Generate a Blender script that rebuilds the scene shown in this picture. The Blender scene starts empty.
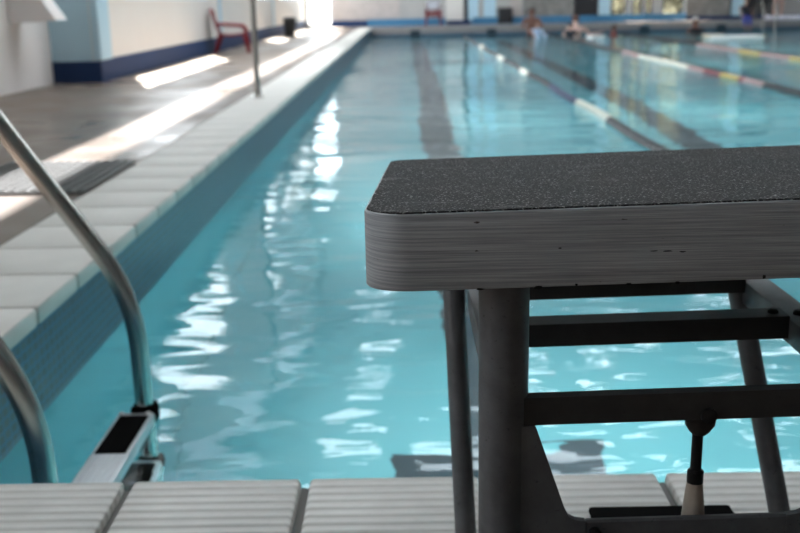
import bpy, bmesh, math, random
from mathutils import Vector, Matrix, Euler, noise
random.seed(11)
C = bpy.context.scene.collection
PI = math.pi

# ------------------------------------------------------------------ helpers
def link(name, me, mat=None, parent=None):
    o = bpy.data.objects.new(name, me); C.objects.link(o)
    if mat:
        me.materials.append(mat)
    if parent:
        o.parent = parent
    return o

def obj(name, bm, mat=None, parent=None, smooth=False):
    bmesh.ops.recalc_face_normals(bm, faces=bm.faces[:])
    me = bpy.data.meshes.new(name)
    bm.to_mesh(me); bm.free()
    if smooth:
        for p in me.polygons:
            p.use_smooth = True
        try:
            me.set_sharp_from_angle(angle=math.radians(38))
        except Exception:
            pass
    return link(name, me, mat, parent)

def thing(name, label, cat, loc=(0, 0, 0), rz=0, group=None):
    o = bpy.data.objects.new(name, None); C.objects.link(o)
    o.empty_display_size = .1
    o.location = loc; o.rotation_euler = (0, 0, rz)
    return tag(o, label, cat, group)

def tag(o, label, cat, group=None, kind=None):
    o['label'] = label; o['category'] = cat
    if group: o['group'] = group
    if kind: o['kind'] = kind
    return o

def struct(o):
    o['kind'] = 'structure'
    return o

def box(bm, lo, hi, bev=0.0, seg=2):
    lo, hi = Vector(lo), Vector(hi)
    r = bmesh.ops.create_cube(bm, size=1)
    vs = r['verts']
    for v in vs:
        v.co = Vector(((lo.x + hi.x) / 2 + v.co.x * (hi.x - lo.x), (lo.y + hi.y) / 2 + v.co.y * (hi.y - lo.y), (lo.z + hi.z) / 2 + v.co.z * (hi.z - lo.z)))
    if bev > 0:
        es = list({e for v in vs for e in v.link_edges})
        bmesh.ops.bevel(bm, geom=es, offset=bev, segments=seg, profile=.5, affect='EDGES')
    return bm

def nb():
    return bmesh.new()

def boxb(lo, hi, bev=0.0, seg=2):
    return box(nb(), lo, hi, bev, seg)

def tube(bm, pts, r, n=16, cap=True, closed=False):
    pts = [Vector(p) for p in pts]
    rs = r if isinstance(r, (list, tuple)) else [r] * len(pts)
    rings = []; up = None
    m = len(pts)
    for i, p in enumerate(pts):
        if closed:
            t = pts[(i + 1) % m] - pts[i - 1]
        else:
            t = pts[min(i + 1, m - 1)] - pts[max(i - 1, 0)]
        t.normalize()
        if up is None:
            a = Vector((0, 0, 1)) if abs(t.z) < .9 else Vector((1, 0, 0))
            up = (a - a.dot(t) * t).normalized()
        else:
            up = (up - up.dot(t) * t).normalized()
        s = t.cross(up)
        rings.append([bm.verts.new(p + (up * math.cos(2 * PI * k / n) + s * math.sin(2 * PI * k / n)) * rs[i]) for k in range(n)])
    for i in range(m if closed else m - 1):
        A, B = rings[i], rings[(i + 1) % m]
        for k in range(n):
            bm.faces.new((A[k], A[(k + 1) % n], B[(k + 1) % n], B[k]))
    if cap and not closed:
        bm.faces.new(rings[0]); bm.faces.new(rings[-1])
    return bm

def fillet(pts, r, n=8):
    pts = [Vector(p) for p in pts]
    out = [pts[0]]
    for i in range(1, len(pts) - 1):
        a, b, c = pts[i - 1], pts[i], pts[i + 1]
        u = (a - b); v = (c - b)
        rr = r[i - 1] if isinstance(r, (list, tuple)) else r
        d = min(rr, u.length * .48, v.length * .48)
        p0 = b + u.normalized() * d; p1 = b + v.normalized() * d
        for k in range(n + 1):
            t = k / n
            out.append(p0 * (1 - t) ** 2 + b * 2 * t * (1 - t) + p1 * t * t)
    out.append(pts[-1])
    return out

def prism(bm, poly, axis, a, b):
    """extrude a polygon of 2-D points along axis from a to b"""
    def P(u, v, w):
        return {'x': (w, u, v), 'y': (u, w, v), 'z': (u, v, w)}[axis]
    A = [bm.verts.new(P(u, v, a)) for u, v in poly]
    B = [bm.verts.new(P(u, v, b)) for u, v in poly]
    bm.faces.new(A); bm.faces.new(B[::-1])
    n = len(poly)
    for k in range(n):
        bm.faces.new((A[k], A[(k + 1) % n], B[(k + 1) % n], B[k]))
    return bm

def lathe(bm, prof, c=(0, 0, 0), n=24, axis='z'):
    c = Vector(c); rings = []
    for r, h in prof:
        ring = []
        for k in range(n):
            a = 2 * PI * k / n
            x, y = r * math.cos(a), r * math.sin(a)
            d = {'z': (x, y, h), 'y': (x, h, y), 'x': (h, x, y)}[axis]
            ring.append(bm.verts.new(c + Vector(d)))
        rings.append(ring)
    for A, B in zip(rings, rings[1:]):
        for k in range(n):
            bm.faces.new((A[k], A[(k + 1) % n], B[(k + 1) % n], B[k]))
    bm.faces.new(rings[0]); bm.faces.new(rings[-1])
    return bm

def ball(bm, c, r, seg=12, sc=(1, 1, 1)):
    r_ = bmesh.ops.create_uvsphere(bm, u_segments=seg, v_segments=max(6, seg // 2 + 2), radius=r)
    for v in r_['verts']:
        v.co = Vector(c) + Vector((v.co.x * sc[0], v.co.y * sc[1], v.co.z * sc[2]))
    return bm

def slab_with_holes(us, ws, holes, axis, a, b):
    """wall of thickness a..b along axis, covering us x ws, leaving rectangles out"""
    U = sorted(set([us[0], us[1]] + [h[0] for h in holes] + [h[1] for h in holes]))
    W = sorted(set([ws[0], ws[1]] + [h[2] for h in holes] + [h[3] for h in holes]))
    U = [u for u in U if us[0] <= u <= us[1]]; W = [w for w in W if ws[0] <= w <= ws[1]]
    bm = nb()
    full = {}
    for i in range(len(U) - 1):
        for j in range(len(W) - 1):
            cu, cw = (U[i] + U[i + 1]) / 2, (W[j] + W[j + 1]) / 2
            full[i, j] = not any(h[0] < cu < h[1] and h[2] < cw < h[3] for h in holes)
    vd = {}
    def V(i, j, k):
        if (i, j, k) not in vd:
            w = (a, b)[k]
            u, v = U[i], W[j]
            vd[i, j, k] = bm.verts.new({'x': (w, u, v), 'y': (u, w, v), 'z': (u, v, w)}[axis])
        return vd[i, j, k]
    for (i, j), f in full.items():
        if not f: continue
        for k in (0, 1):
            bm.faces.new((V(i, j, k), V(i + 1, j, k), V(i + 1, j + 1, k), V(i, j + 1, k)))
        for di, dj, e in ((-1, 0, ((i, j), (i, j + 1))), (1, 0, ((i + 1, j), (i + 1, j + 1))), (0, -1, ((i, j), (i + 1, j))), (0, 1, ((i, j + 1), (i + 1, j + 1)))):
            if not full.get((i + di, j + dj), False):
                p, q = e
                bm.faces.new((V(*p, 0), V(*q, 0), V(*q, 1), V(*p, 1)))
    return bm

# ------------------------------------------------------------------ materials
def mat(name):
    m = bpy.data.materials.new(name); m.use_nodes = True
    nt = m.node_tree
    return m, nt, nt.nodes['Principled BSDF']

def N(nt, t, **kw):
    n = nt.nodes.new(t)
    for k, v in kw.items():
        if k in n.inputs:
            n.inputs[k].default_value = v
        else:
            setattr(n, k, v)
    return n

def ramp(nt, stops, src=None):
    r = nt.nodes.new('ShaderNodeValToRGB')
    e = r.color_ramp.elements
    while len(e) < len(stops): e.new(.5)
    for el, (p, c) in zip(e, stops):
        el.position = p; el.color = (c[0], c[1], c[2], 1)
    if src: nt.links.new(src, r.inputs[0])
    return r

def coords(nt, scale=(1, 1, 1), loc=(0, 0, 0)):
    tc = N(nt, 'ShaderNodeTexCoord'); mp = N(nt, 'ShaderNodeMapping')
    mp.inputs['Scale'].default_value = scale; mp.inputs['Location'].default_value = loc
    nt.links.new(tc.outputs['Object'], mp.inputs['Vector'])
    return mp.outputs[0]

def noisetex(nt, vec, scale, detail=4, rough=.55, dist=0.0):
    n = N(nt, 'ShaderNodeTexNoise')
    n.inputs['Scale'].default_value = scale; n.inputs['Detail'].default_value = detail
    n.inputs['Roughness'].default_value = rough; n.inputs['Distortion'].default_value = dist
    nt.links.new(vec, n.inputs['Vector'])
    return n.outputs['Fac']

def bump(nt, b, h, strength=.5, dist=.01, prev=None):
    n = N(nt, 'ShaderNodeBump'); n.inputs['Strength'].default_value = strength; n.inputs['Distance'].default_value = dist
    nt.links.new(h, n.inputs['Height'])
    if prev is not None: nt.links.new(prev, n.inputs['Normal'])
    if b is not None: nt.links.new(n.outputs[0], b.inputs['Normal'])
    return n.outputs[0]

def mix(nt, fac, a, b):
    m = N(nt, 'ShaderNodeMix', data_type='RGBA')
    for s, v in ((0, fac), (6, a), (7, b)):
        if hasattr(v, 'links'): nt.links.new(v, m.inputs[s])
        elif isinstance(v, (tuple, list)): m.inputs[s].default_value = (*v[:3], 1)
        else: m.inputs[s].default_value = v
    return m.outputs[2]

def plain(name, col, rough=.5, metal=0.0, var=.12, scale=8.0, bmp=0.0, coat=0.0, spec=.5):
    m, nt, b = mat(name)
    v = coords(nt)
    f = noisetex(nt, v, scale, 4)
    r = ramp(nt, [(.25, [c * (1 - var) for c in col]), (.75, [min(1, c * (1 + var)) for c in col])], f)
    nt.links.new(r.outputs[0], b.inputs['Base Color'])
    b.inputs['Roughness'].default_value = rough; b.inputs['Metallic'].default_value = metal
    b.inputs['Coat Weight'].default_value = coat; b.inputs['Specular IOR Level'].default_value = spec
    if bmp:
        bump(nt, b, noisetex(nt, v, scale * 9, 3), .5, bmp)
    return m

M = {}
# weathered grey-white paint on the timber: streaks along the grain, small chips
def m_board():
    m, nt, b = mat('painted_timber')
    v = coords(nt, (7, 7, 480))
    grain = noisetex(nt, v, 1.0, 6, .65, .3)
    big = noisetex(nt, coords(nt), 9, 4)
    fine = noisetex(nt, coords(nt, (14, 14, 520)), 1, 3)
    r = ramp(nt, [(.25, (.12, .125, .135)), (.5, (.33, .34, .355)), (.74, (.62, .63, .65))], grain)
    c = mix(nt, .25, r.outputs[0], ramp(nt, [(.3, (.22, .225, .235)), (.7, (.37, .38, .395))], big).outputs[0])
    chips = noisetex(nt, coords(nt, (38, 38, 110)), 1.3, 3, .5)
    cr = ramp(nt, [(.272, (1, 1, 1)), (.295, (0, 0, 0))], chips)
    c = mix(nt, cr.outputs[0], c, (.05, .035, .03))
    nt.links.new(c, b.inputs['Base Color'])
    b.inputs['Roughness'].default_value = .55
    n1 = bump(nt, None, grain, .55, .0016)
    n2 = bump(nt, None, fine, .4, .0008, n1)
    bump(nt, b, cr.outputs[0], -.8, .0012, n2)
    return m
def m_grit():
    m, nt, b = mat('black_grit')
    v = coords(nt)
    g = noisetex(nt, v, 400, 1.5, .6)
    g2 = noisetex(nt, v, 300, 2, .6)
    r = ramp(nt, [(.42, (.004, .004, .004)), (.55, (.009, .0085, .008)), (.63, (.10, .096, .091)), (.71, (.45, .44, .43))], g)
    sm = noisetex(nt, coords(nt, (9, 26, 9)), 1, 5, .65, .8)
    sr = ramp(nt, [(.60, (0, 0, 0)), (.74, (.5, .5, .5))], sm)
    c = mix(nt, sr.outputs[0], r.outputs[0], (.20, .195, .19))
    br = noisetex(nt, v, 7, 3)
    br2 = ramp(nt, [(.45, (0, 0, 0)), (.75, (.35, .35, .35))], br)
    c = mix(nt, br2.outputs[0], c, (.045, .038, .033))
    nt.links.new(c, b.inputs['Base Color'])
    b.inputs['Roughness'].default_value = .75; b.inputs['Specular IOR Level'].default_value = .2
    n1 = bump(nt, None, g, 1.0, .0018)
    bump(nt, b, g2, .8, .0022, n1)
    return m
def m_steel_dark(name='dull_galvanised_steel', col=(.055, .053, .053)):
    m, nt, b = mat(name)
    v = coords(nt)
    f = noisetex(nt, v, 26, 6, .6)
    sp = noisetex(nt, v, 190, 3)
    r = ramp(nt, [(.3, [c * .72 for c in col]), (.7, [c * 1.2 for c in col])], f)
    s2 = ramp(nt, [(.28, (.5, .5, .5)), (.34, (0, 0, 0))], sp)
    c = mix(nt, s2.outputs[0], r.outputs[0], (.02, .018, .017))
    nt.links.new(c, b.inputs['Base Color'])
    b.inputs['Metallic'].default_value = .25; b.inputs['Roughness'].default_value = .52
    bump(nt, b, sp, .35, .0006)
    return m
M['board'] = m_board(); M['grit'] = m_grit(); M['steel'] = m_steel_dark('dull_galvanised_steel', (.115, .115, .12)); M['steel_bar'] = m_steel_dark('blackened_steel_bar', (.034, .032, .031))
M['black'] = plain('black_rubber', (.008, .008, .008), .9, spec=0.0)
M['hole'] = plain('dark_bolt', (.012, .011, .011), .5, .5)
M['rust'] = plain('worn_brass_knuckle', (.030, .025, .022), .6, .3, .3, 60)
M['sleeve'] = plain('beige_sleeve', (.36, .30, .25), .6, 0, .2, 40)
M['chip'] = plain('worn_edge', (.30, .27, .25), .6, 0, .5, 70)
M['stainless'] = plain('brushed_stainless', (.52, .50, .47), .24, 1.0, .08, 20)
M['stainless_step'] = plain('pale_tread', (.62, .64, .66), .3, .3, .06, 30)
M['white_cap'] = plain('white_plastic', (.8, .8, .78), .4)
M['wall_white'] = plain('white_wall_paint', (.74, .71, .675), .6, 0, .03, 1.5)
M['wall_pink'] = plain('pinkish_white_paint', (.92, .85, .82), .55, 0, .04, 1.2)
M['wall_grey'] = plain('grey_wall_paint', (.42, .41, .40), .6, 0, .06, 1.2)
M['wall_rough'] = plain('grey_rough_stone', (.22, .21, .20), .75, 0, .35, 5)
M['navy'] = plain('navy_wall_band', (.020, .045, .12), .6, 0, .08, 3, spec=.15)
M['blue'] = plain('bright_blue_band', (.05, .19, .35), .4, 0, .1, 3)
M['ltblue'] = plain('pale_blue_paint', (.46, .66, .77), .5, 0, .04, 2)
M['ceiling'] = plain('ceiling_paint', (.30, .30, .295), .7, 0, .03, 1)
M['frame_dark'] = plain('dark_window_frame', (.03, .03, .034), .4, .2)
M['frame_white'] = plain('white_window_frame', (.72, .76, .80), .4)
M['red'] = plain('red_plastic', (.15, .012, .018), .45, 0, .06, 5, 0, 0, .25)
M['bin'] = plain('black_bin_plastic', (.018, .018, .018), .4)
M['towel'] = plain('white_towel', (.72, .74, .80), .9, 0, .06, 30, .004)

def glassmat(tint=(.93, .96, .98), name='window_glass'):
    m, nt, b = mat(name)
    nt.nodes.remove(b)
    t = N(nt, 'ShaderNodeBsdfTransparent'); g = N(nt, 'ShaderNodeBsdfGlossy')
    g.inputs['Roughness'].default_value = .03
    lw = N(nt, 'ShaderNodeLayerWeight'); p5 = N(nt, 'ShaderNodeMath', operation='POWER'); p5.inputs[1].default_value = 5
    f = N(nt, 'ShaderNodeMath', operation='MULTIPLY_ADD'); f.inputs[1].default_value = .5; f.inputs[2].default_value = .03
    nt.links.new(lw.outputs['Facing'], p5.inputs[0]); nt.links.new(p5.outputs[0], f.inputs[0])
    wv = noisetex(nt, coords(nt), 3, 2)
    bump(nt, g, wv, .05, .01)
    t.inputs['Color'].default_value = (*tint, 1)
    mx = N(nt, 'ShaderNodeMixShader')
    nt.links.new(f.outputs[0], mx.inputs[0]); nt.links.new(t.outputs[0], mx.inputs[1]); nt.links.new(g.outputs[0], mx.inputs[2])
    nt.links.new(mx.outputs[0], nt.nodes['Material Output'].inputs['Surface'])
    return m
M['glass'] = glassmat(); M['dimmed'] = glassmat((.62, .64, .68), 'dimmed_window_glass')  # upper panes darkened to weaken their reflections in the water

def m_deck():
    m, nt, b = mat('wet_deck')
    v = coords(nt)
    f = noisetex(nt, v, 1.3, 6, .62)
    sp = noisetex(nt, v, 160, 3)
    r = ramp(nt, [(.3, (.105, .076, .056)), (.7, (.19, .143, .110))], f)
    c = mix(nt, sp, r.outputs[0], (.17, .135, .11))
    b.inputs['Specular IOR Level'].default_value = .3
    nt.links.new(c, b.inputs['Base Color'])
    wet = noisetex(nt, v, 0.9, 3)
    rr = ramp(nt, [(.38, (.26,) * 3), (.62, (.55,) * 3)], wet)
    nt.links.new(rr.outputs[0], b.inputs['Roughness'])
    bump(nt, b, sp, .25, .002)
    return m
M['deck'] = m_deck()

def m_coping(axis, col=(.52, .51, .49)):
    m, nt, b = mat('ribbed_coping_tile_' + axis)
    v = coords(nt)
    sep = N(nt, 'ShaderNodeSeparateXYZ'); nt.links.new(v, sep.inputs[0])
    s = sep.outputs[1] if axis == 'y' else sep.outputs[0]
    w = N(nt, 'ShaderNodeMath', operation='MULTIPLY'); nt.links.new(s, w.inputs[0]); w.inputs[1].default_value = 2 * PI / .021
    sn = N(nt, 'ShaderNodeMath', operation='SINE'); nt.links.new(w.outputs[0], sn.inputs[0])
    f = noisetex(nt, coords(nt), 11, 5, .6)
    r = ramp(nt, [(.25, [c * .86 for c in col]), (.75, [c * 1.10 for c in col])], f)
    gr = ramp(nt, [(.0, (0, 0, 0)), (.35, (1, 1, 1))], sn.outputs[0])
    # dirt sits in the grooves
    c = mix(nt, gr.outputs[0], mix(nt, .20, r.outputs[0], (.28, .24, .20)), r.outputs[0])
    nt.links.new(c, b.inputs['Base Color'])
    b.inputs['Roughness'].default_value = .5
    bump(nt, b, sn.outputs[0], .45, .0035)
    return m
M['cop_near'] = m_coping('y', (.61, .59, .55)); M['cop_left'] = plain('pale_coping_tile', (.66, .635, .59), .62, 0, .06, 6, spec=.2)
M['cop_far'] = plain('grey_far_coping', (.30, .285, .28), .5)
M['grout'] = plain('dark_grout', (.16, .15, .14), .8)

def m_mosaic():
    m, nt, b = mat('blue_mosaic_band')
    v = coords(nt)
    sep = N(nt, 'ShaderNodeSeparateXYZ'); nt.links.new(v, sep.inputs[0])
    ad = N(nt, 'ShaderNodeMath', operation='ADD'); nt.links.new(sep.outputs[0], ad.inputs[0]); nt.links.new(sep.outputs[1], ad.inputs[1])
    cb = N(nt, 'ShaderNodeCombineXYZ'); nt.links.new(ad.outputs[0], cb.inputs[0]); nt.links.new(sep.outputs[2], cb.inputs[1])
    br = N(nt, 'ShaderNodeTexBrick'); nt.links.new(cb.outputs[0], br.inputs['Vector'])
    br.offset = 0; br.squash = 1
    for k, val in (('Scale', 1.0), ('Brick Width', .034), ('Row Height', .025), ('Mortar Size', .0042), ('Mortar Smooth', .2), ('Bias', -.1)):
        br.inputs[k].default_value = val
    br.inputs['Color1'].default_value = (.035, .046, .060, 1); br.inputs['Color2'].default_value = (.062, .074, .088, 1)
    br.inputs['Mortar'].default_value = (.015, .095, .18, 1)
    nt.links.new(br.outputs['Color'], b.inputs['Base Color'])
    b.inputs['Roughness'].default_value = .3
    bump(nt, b, br.outputs['Fac'], -.4, .002)
    return m
M['mosaic'] = m_mosaic()
M['end_tile'] = plain('grey_end_wall_tile', (.21, .195, .195), .5, 0, .08, 4)

def m_pool():
    m, nt, b = mat('aqua_pool_paint')
    v = coords(nt)
    f = noisetex(nt, v, .8, 4)
    r = ramp(nt, [(.3, (.085, .325, .38)), (.7, (.10, .365, .42))], f)
    nt.links.new(r.outputs[0], b.inputs['Base Color']); b.inputs['Roughness'].default_value = .6
    return m
M['pool'] = m_pool()
M['lane'] = plain('dark_lane_tile', (.006, .025, .040), .5, 0, .1, 6)

def m_water():
    m, nt, b = mat('pool_water')
    nt.nodes.remove(b)
    g = N(nt, 'ShaderNodeBsdfGlass'); g.inputs['IOR'].default_value = 1.33; g.inputs['Roughness'].default_value = 0.0
    g.inputs['Color'].default_value = (.93, .985, 1, 1)
    n1 = noisetex(nt, coords(nt, (.75, 2.0, 1)), 1.5, 2, .45, .6)
    n2 = noisetex(nt, coords(nt, (.75, 1.9, 1), (5, 3, 0)), 4.2, 2, .45, .5)
    n3 = noisetex(nt, coords(nt, (1, 1, 1), (1, 9, 0)), .35, 1, .4)
    a = bump(nt, None, n1, 1.0, WAVE[0])
    a = bump(nt, None, n2, 1.0, WAVE[1], a)
    bump(nt, g, n3, 1.0, WAVE[2], a)
    nt.links.new(g.outputs[0], nt.nodes['Material Output'].inputs['Surface'])
    return m
WAVE = (.021, .0050, .06)
M['water'] = m_water()

# ------------------------------------------------------------------ levels
LX, RX, Y0, Y1 = -.86, 10.6, 1.31, 26.9       # pool rectangle
ZW, ZB = -.24, -1.74                          # water level, pool bottom
WLX = -2.75; YF = 28.6; ZC = 7.5; RWX = 13.0; YB = -3.5

# ------------------------------------------------------------------ setting
# floor: deck around the pool
bm = slab_with_holes((-6.0, RWX + .3), (YB - .3, YF + .3), [(LX - .32, RX + .32, Y0 - .30, Y1 + .30)], 'z', -.25, 0)
floor = struct(obj('floor', bm, M['deck']))

# coping rows (tiles with real joints between them)
def coping(name, mat_, tiles, bevel=.008):
    bm = nb()
    for lo, hi in tiles:
        box(bm, lo, hi, bevel, 2)
    return struct(obj(name, bm, mat_, smooth=True))
t = []
y = Y0 - .30 + .02
y = 1.0195
while y < Y1 + .3:
    t.append(((LX - .318, y + .006, -.045), (LX + .012, min(y + .2855, Y1 + .3), .002)))
    y += .2915
coping('trim_1', M['cop_left'], t, .010)
t = []; x = -.152 - .2535 * 20
for k in range(70):
    x0 = -.152 - .2535 * 2 + .2535 * k
    if x0 + .1 < LX: continue
    if x0 > RX: break
    t.append(((x0 + .0065, Y0 - .30, -.06), (x0 + .247, Y0, .002)))
t.append(((LX + .014, Y0 - .3, -.06), (-.152 - .2535 * 2 - .0065 + .0, Y0, .002)))
coping('trim_2', M['cop_near'], t, .007)
t = []; x = LX
while x < RX + .3:
    t.append(((x + .004, Y1 - .012, -.045), (x + .288, Y1 + .298, .002))); x += .292
coping('trim_3', M['cop_far'], t)
t = []; y = Y0
while y < Y1:
    t.append(((RX - .012, y + .004, -.045), (RX + .318, y + .288, .002))); y += .292
coping('trim_4', M['cop_left'], t)
bm = nb()   # mortar bed under the coping
box(bm, (LX - .32, Y0 - .30, -.22), (LX - .002, Y1 + .30, -.012))
box(bm, (LX - .002, Y0 - .30, -.22), (RX + .32, Y0 - .006, -.012))
box(bm, (LX - .002, Y1 + .006, -.22), (RX + .32, Y1 + .30, -.012))
box(bm, (RX + .002, Y0 - .006, -.22), (RX + .32, Y1 + .006, -.012))
struct(obj('trim_5', bm, M['grout']))

# pool shell
bm = nb()
box(bm, (LX - .3, Y0 - .3, ZB - .2), (RX + .3, Y1 + .3, ZB))
box(bm, (LX - .3, Y0 - .3, ZB), (LX, Y1 + .3, -.225))
box(bm, (RX, Y0 - .3, ZB), (RX + .3, Y1 + .3, -.225))
box(bm, (LX, Y0 - .3, ZB), (RX, Y0, -.225))
box(bm, (LX, Y1, ZB), (RX, Y1 + .3, -.225))
basin = struct(obj('pool_basin', bm, M['pool']))
basin['label'] = 'aqua painted swimming pool basin under the water'
# mosaic bands
def band(name, lo, hi, m):
    return struct(obj(name, boxb(lo, hi), m))
band('trim_6', (LX - .05, Y0, -.27), (LX + .004, Y1, -.046), M['mosaic'])
band('trim_7', (RX - .004, Y0, -.27), (RX + .05, Y1, -.046), M['mosaic'])
band('trim_8', (LX, Y0 - .05, -.27), (RX, Y0 - .004, -.061), M['mosaic'])
band('trim_9', (LX + .01, Y1 - .004, -.27), (RX - .01, Y1 + .05, -.175), M['mosaic'])
band('trim_10', (LX + .01, Y1 - .005, -.175), (RX - .01, Y1 + .05, -.046), M['end_tile'])
# painted lane lines on the bottom and crosses on the end wall
LANES = [.30, 2.30, 4.30, 6.30, 8.30]
for lx in LANES:
    bm = nb()
    box(bm, (lx - .14, Y0 + 2.0, ZB), (lx + .14, Y1 - 1.9, ZB + .004))
    box(bm, (lx - .38, Y0 + 1.76, ZB), (lx + .38, Y0 + 2.0, ZB + .004))
    box(bm, (lx - .38, Y1 - 1.9, ZB), (lx + .38, Y1 - 1.65, ZB + .004))
    obj('lane_marking', bm, M['lane'], basin)
    bm = nb()
    box(bm, (lx - .125, Y1 - .010, -.9), (lx + .125, Y1 - .0055, -.08))
    box(bm, (lx - .25, Y1 - .008, -.62), (lx + .25, Y1 - .003, -.40))
    obj('wall_target', bm, M['lane'], basin)

# water surface
bm = nb()
nx, ny = 2, 2
vs = [[bm.verts.new((LX + (RX - LX) * i, Y0 + (Y1 - Y0) * j, ZW)) for j in (0, 1)] for i in (0, 1)]
bm.faces.new((vs[0][0], vs[1][0], vs[1][1], vs[0][1]))
wme = bpy.data.meshes.new('pool_water'); bm.normal_update()
if bm.faces[:][0].normal.z < 0: bmesh.ops.reverse_faces(bm, faces=bm.faces[:])
bm.to_mesh(wme); bm.free()
water = link('pool_water', wme, M['water'])
tag(water, 'rippled turquoise water filling the swimming pool', 'water', None, 'structure')

# left wall: low white wall with a navy foot, two rows of windows above
PIL = [9.42, 15.35, 21.7, 28.4]
LOWW = [(10.2, 14.55), (19.35, 21.5), (22.9, 28.3)]
UPW = [(1.2, 28.3)]
holes = [(a, b_, .72, 3.2) for a, b_ in LOWW]
uholes = [(a, b_, 5.45, 7.1) for a, b_ in UPW]
wl = struct(obj('wall_left', slab_with_holes((9.2, YF), (0, 4.0), holes, 'x', WLX - .06, WLX), M['wall_white']))
struct(obj('wall_left_upper', slab_with_holes((YB, YF), (4.0, ZC), uholes, 'x', WLX - .06, WLX), M['wall_white']))
bm = slab_with_holes((YB, 9.2), (0, 4.0), [(-.6, .75, .95, 2.9)], 'x', -3.28, -3.18); box(bm, (-3.18, YB, 3.9), (WLX - .06, 9.2, 4.0))  # opening cut for the added side window
struct(obj('wall_left_near', bm, M['wall_pink']))
struct(obj('wall_left_return', boxb((-3.18, 9.2, .19), (WLX - .06, 9.32, 3.9)), M['ltblue']))
bm = nb()
box(bm, (-3.18, 9.188, 0), (WLX + .008, 9.2, .19)); box(bm, (WLX, 9.2, 0), (WLX + .012, YF, .20))
struct(obj('baseboard_left', bm, M['navy']))
for i, p in enumerate(PIL[:-1]):
    bm = nb()
    w = .36 if i == 0 else .14
    a = 9.19 if i == 0 else p
    box(bm, (WLX - .05, a, .195), (WLX + .02, a + w, 3.9), .004)
    struct(obj('column_%d' % (i + 1), bm, M['ltblue']))
# panes + frames of the left windows: one object per window
wn = 0
def window_x(x, y0, y1, z0, z1, nm, mull=1, gl='glass'):
    global wn
    wn += 1
    bm = nb(); f = .05
    box(bm, (x - .03, y0, z0), (x + .03, y1, z0 + f)); box(bm, (x - .03, y0, z1 - f), (x + .03, y1, z1))
    for k in range(mull + 1):
        yy = y0 + (y1 - y0 - f) * k / mull
        box(bm, (x - .03, yy, z0), (x + .03, yy + f, z1))
    w = struct(obj('window_%d' % wn, bm, nm))
    struct(obj('window_pane', boxb((x - .004, y0 + .01, z0 + .01), (x + .004, y1 - .01, z1 - .01)), M[gl], w))
for h in holes + uholes:
    window_x(WLX - .03, *h, M['frame_white'], 1, 'dimmed' if h[2] > 4 else 'glass')
window_x(-3.23, -.6, .75, .95, 2.9, M['frame_white'], 1)  # unseen window, added to brighten the block's left end

# far wall
far_holes = [(-2.68, -1.98, .05, 3.0), (5.76, 6.18, .08, 2.6), (6.34, 6.62, .08, 2.6), (6.70, 6.90, .08, 2.6), (7.16, 7.76, .08, 2.6)]
struct(obj('wall_back', slab_with_holes((WLX - .6, RWX + .1), (0, ZC), far_holes, 'y', YF, YF + .25), M['wall_grey']))
def window_y(y, x0, x1, z0, z1, nm, mull=1, bars=0, f=.05):
    global wn
    wn += 1
    bm = nb()
    box(bm, (x0, y - .03, z0), (x1, y + .03, z0 + f)); box(bm, (x0, y - .03, z1 - f), (x1, y + .03, z1))
    for k in range(mull + 1):
        xx = x0 + (x1 - x0 - f) * k / mull
        box(bm, (xx, y - .03, z0), (xx + f, y + .03, z1))
    for k in range(bars):
        zz = z0 + (z1 - z0) * (k + 1) / (bars + 1)
        box(bm, (x0, y - .02, zz - .012), (x1, y + .02, zz + .012))
    w = struct(obj('window_%d' % wn, bm, nm))
    struct(obj('window_pane', boxb((x0 + .01, y - .004, z0 + .01), (x1 - .01, y + .004, z1 - .01)), M['glass'], w))
for i, h in enumerate(far_holes):
    window_y(YF + .08, *h, M['frame_white'] if i == 0 else M['frame_dark'], 1, 10 if i else 0)
# painted panels, columns and the blue foot of the far wall
M['far_pink'] = plain('pinkish_far_panel', (.46, .41, .39), .6)
fw = [('trim_11', -1.98, -.10, M['far_pink'], .02), ('trim_12', 1.18, 1.66, M['wall_white'], .03), ('trim_23', 1.79, 2.08, M['ltblue'], .03), ('trim_13', 2.22, 2.56, M['ltblue'], .03),
      ('trim_14', 2.96, 3.28, M['far_pink'], .03), ('trim_15', 5.40, 5.70, M['ltblue'], .10), ('trim_16', 9.06, 9.40, M['ltblue'], .10),
      ('trim_17', 4.72, 5.38, M['frame_dark'], .03), ('trim_18', 7.80, 8.98, M['wall_rough'], .12), ('trim_19', 8.99, 9.05, M['frame_dark'], .04),
      ('trim_20', 9.42, 10.3, M['frame_dark'], .04), ('trim_21', 1.68, 1.78, M['frame_dark'], .04), ('trim_22', 3.32, 4.7, M['wall_rough'], .03)]
for n_, a, b_, m_, d in fw:
    struct(obj(n_, boxb((a, YF - d, .0), (b_, YF, 2.6)), m_))
bm = nb()
for a, b_ in ((-1.0, 1.17), (1.9, 4.7), (4.75, 7.8)):
    box(bm, (a, YF - .14, -.0), (b_, YF - .12, .19))
struct(obj('baseboard_back', bm, M['blue']))
bm = nb(); box(bm, (-2.0, YF - .06, 0), (-1.0, YF - .02, .17)); box(bm, (1.2, YF - .1, 0), (1.88, YF - .06, .12)); box(bm, (7.8, YF - .16, 0), (RWX, YF - .13, .10))
struct(obj('baseboard_back_dark', bm, M['navy']))

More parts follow.
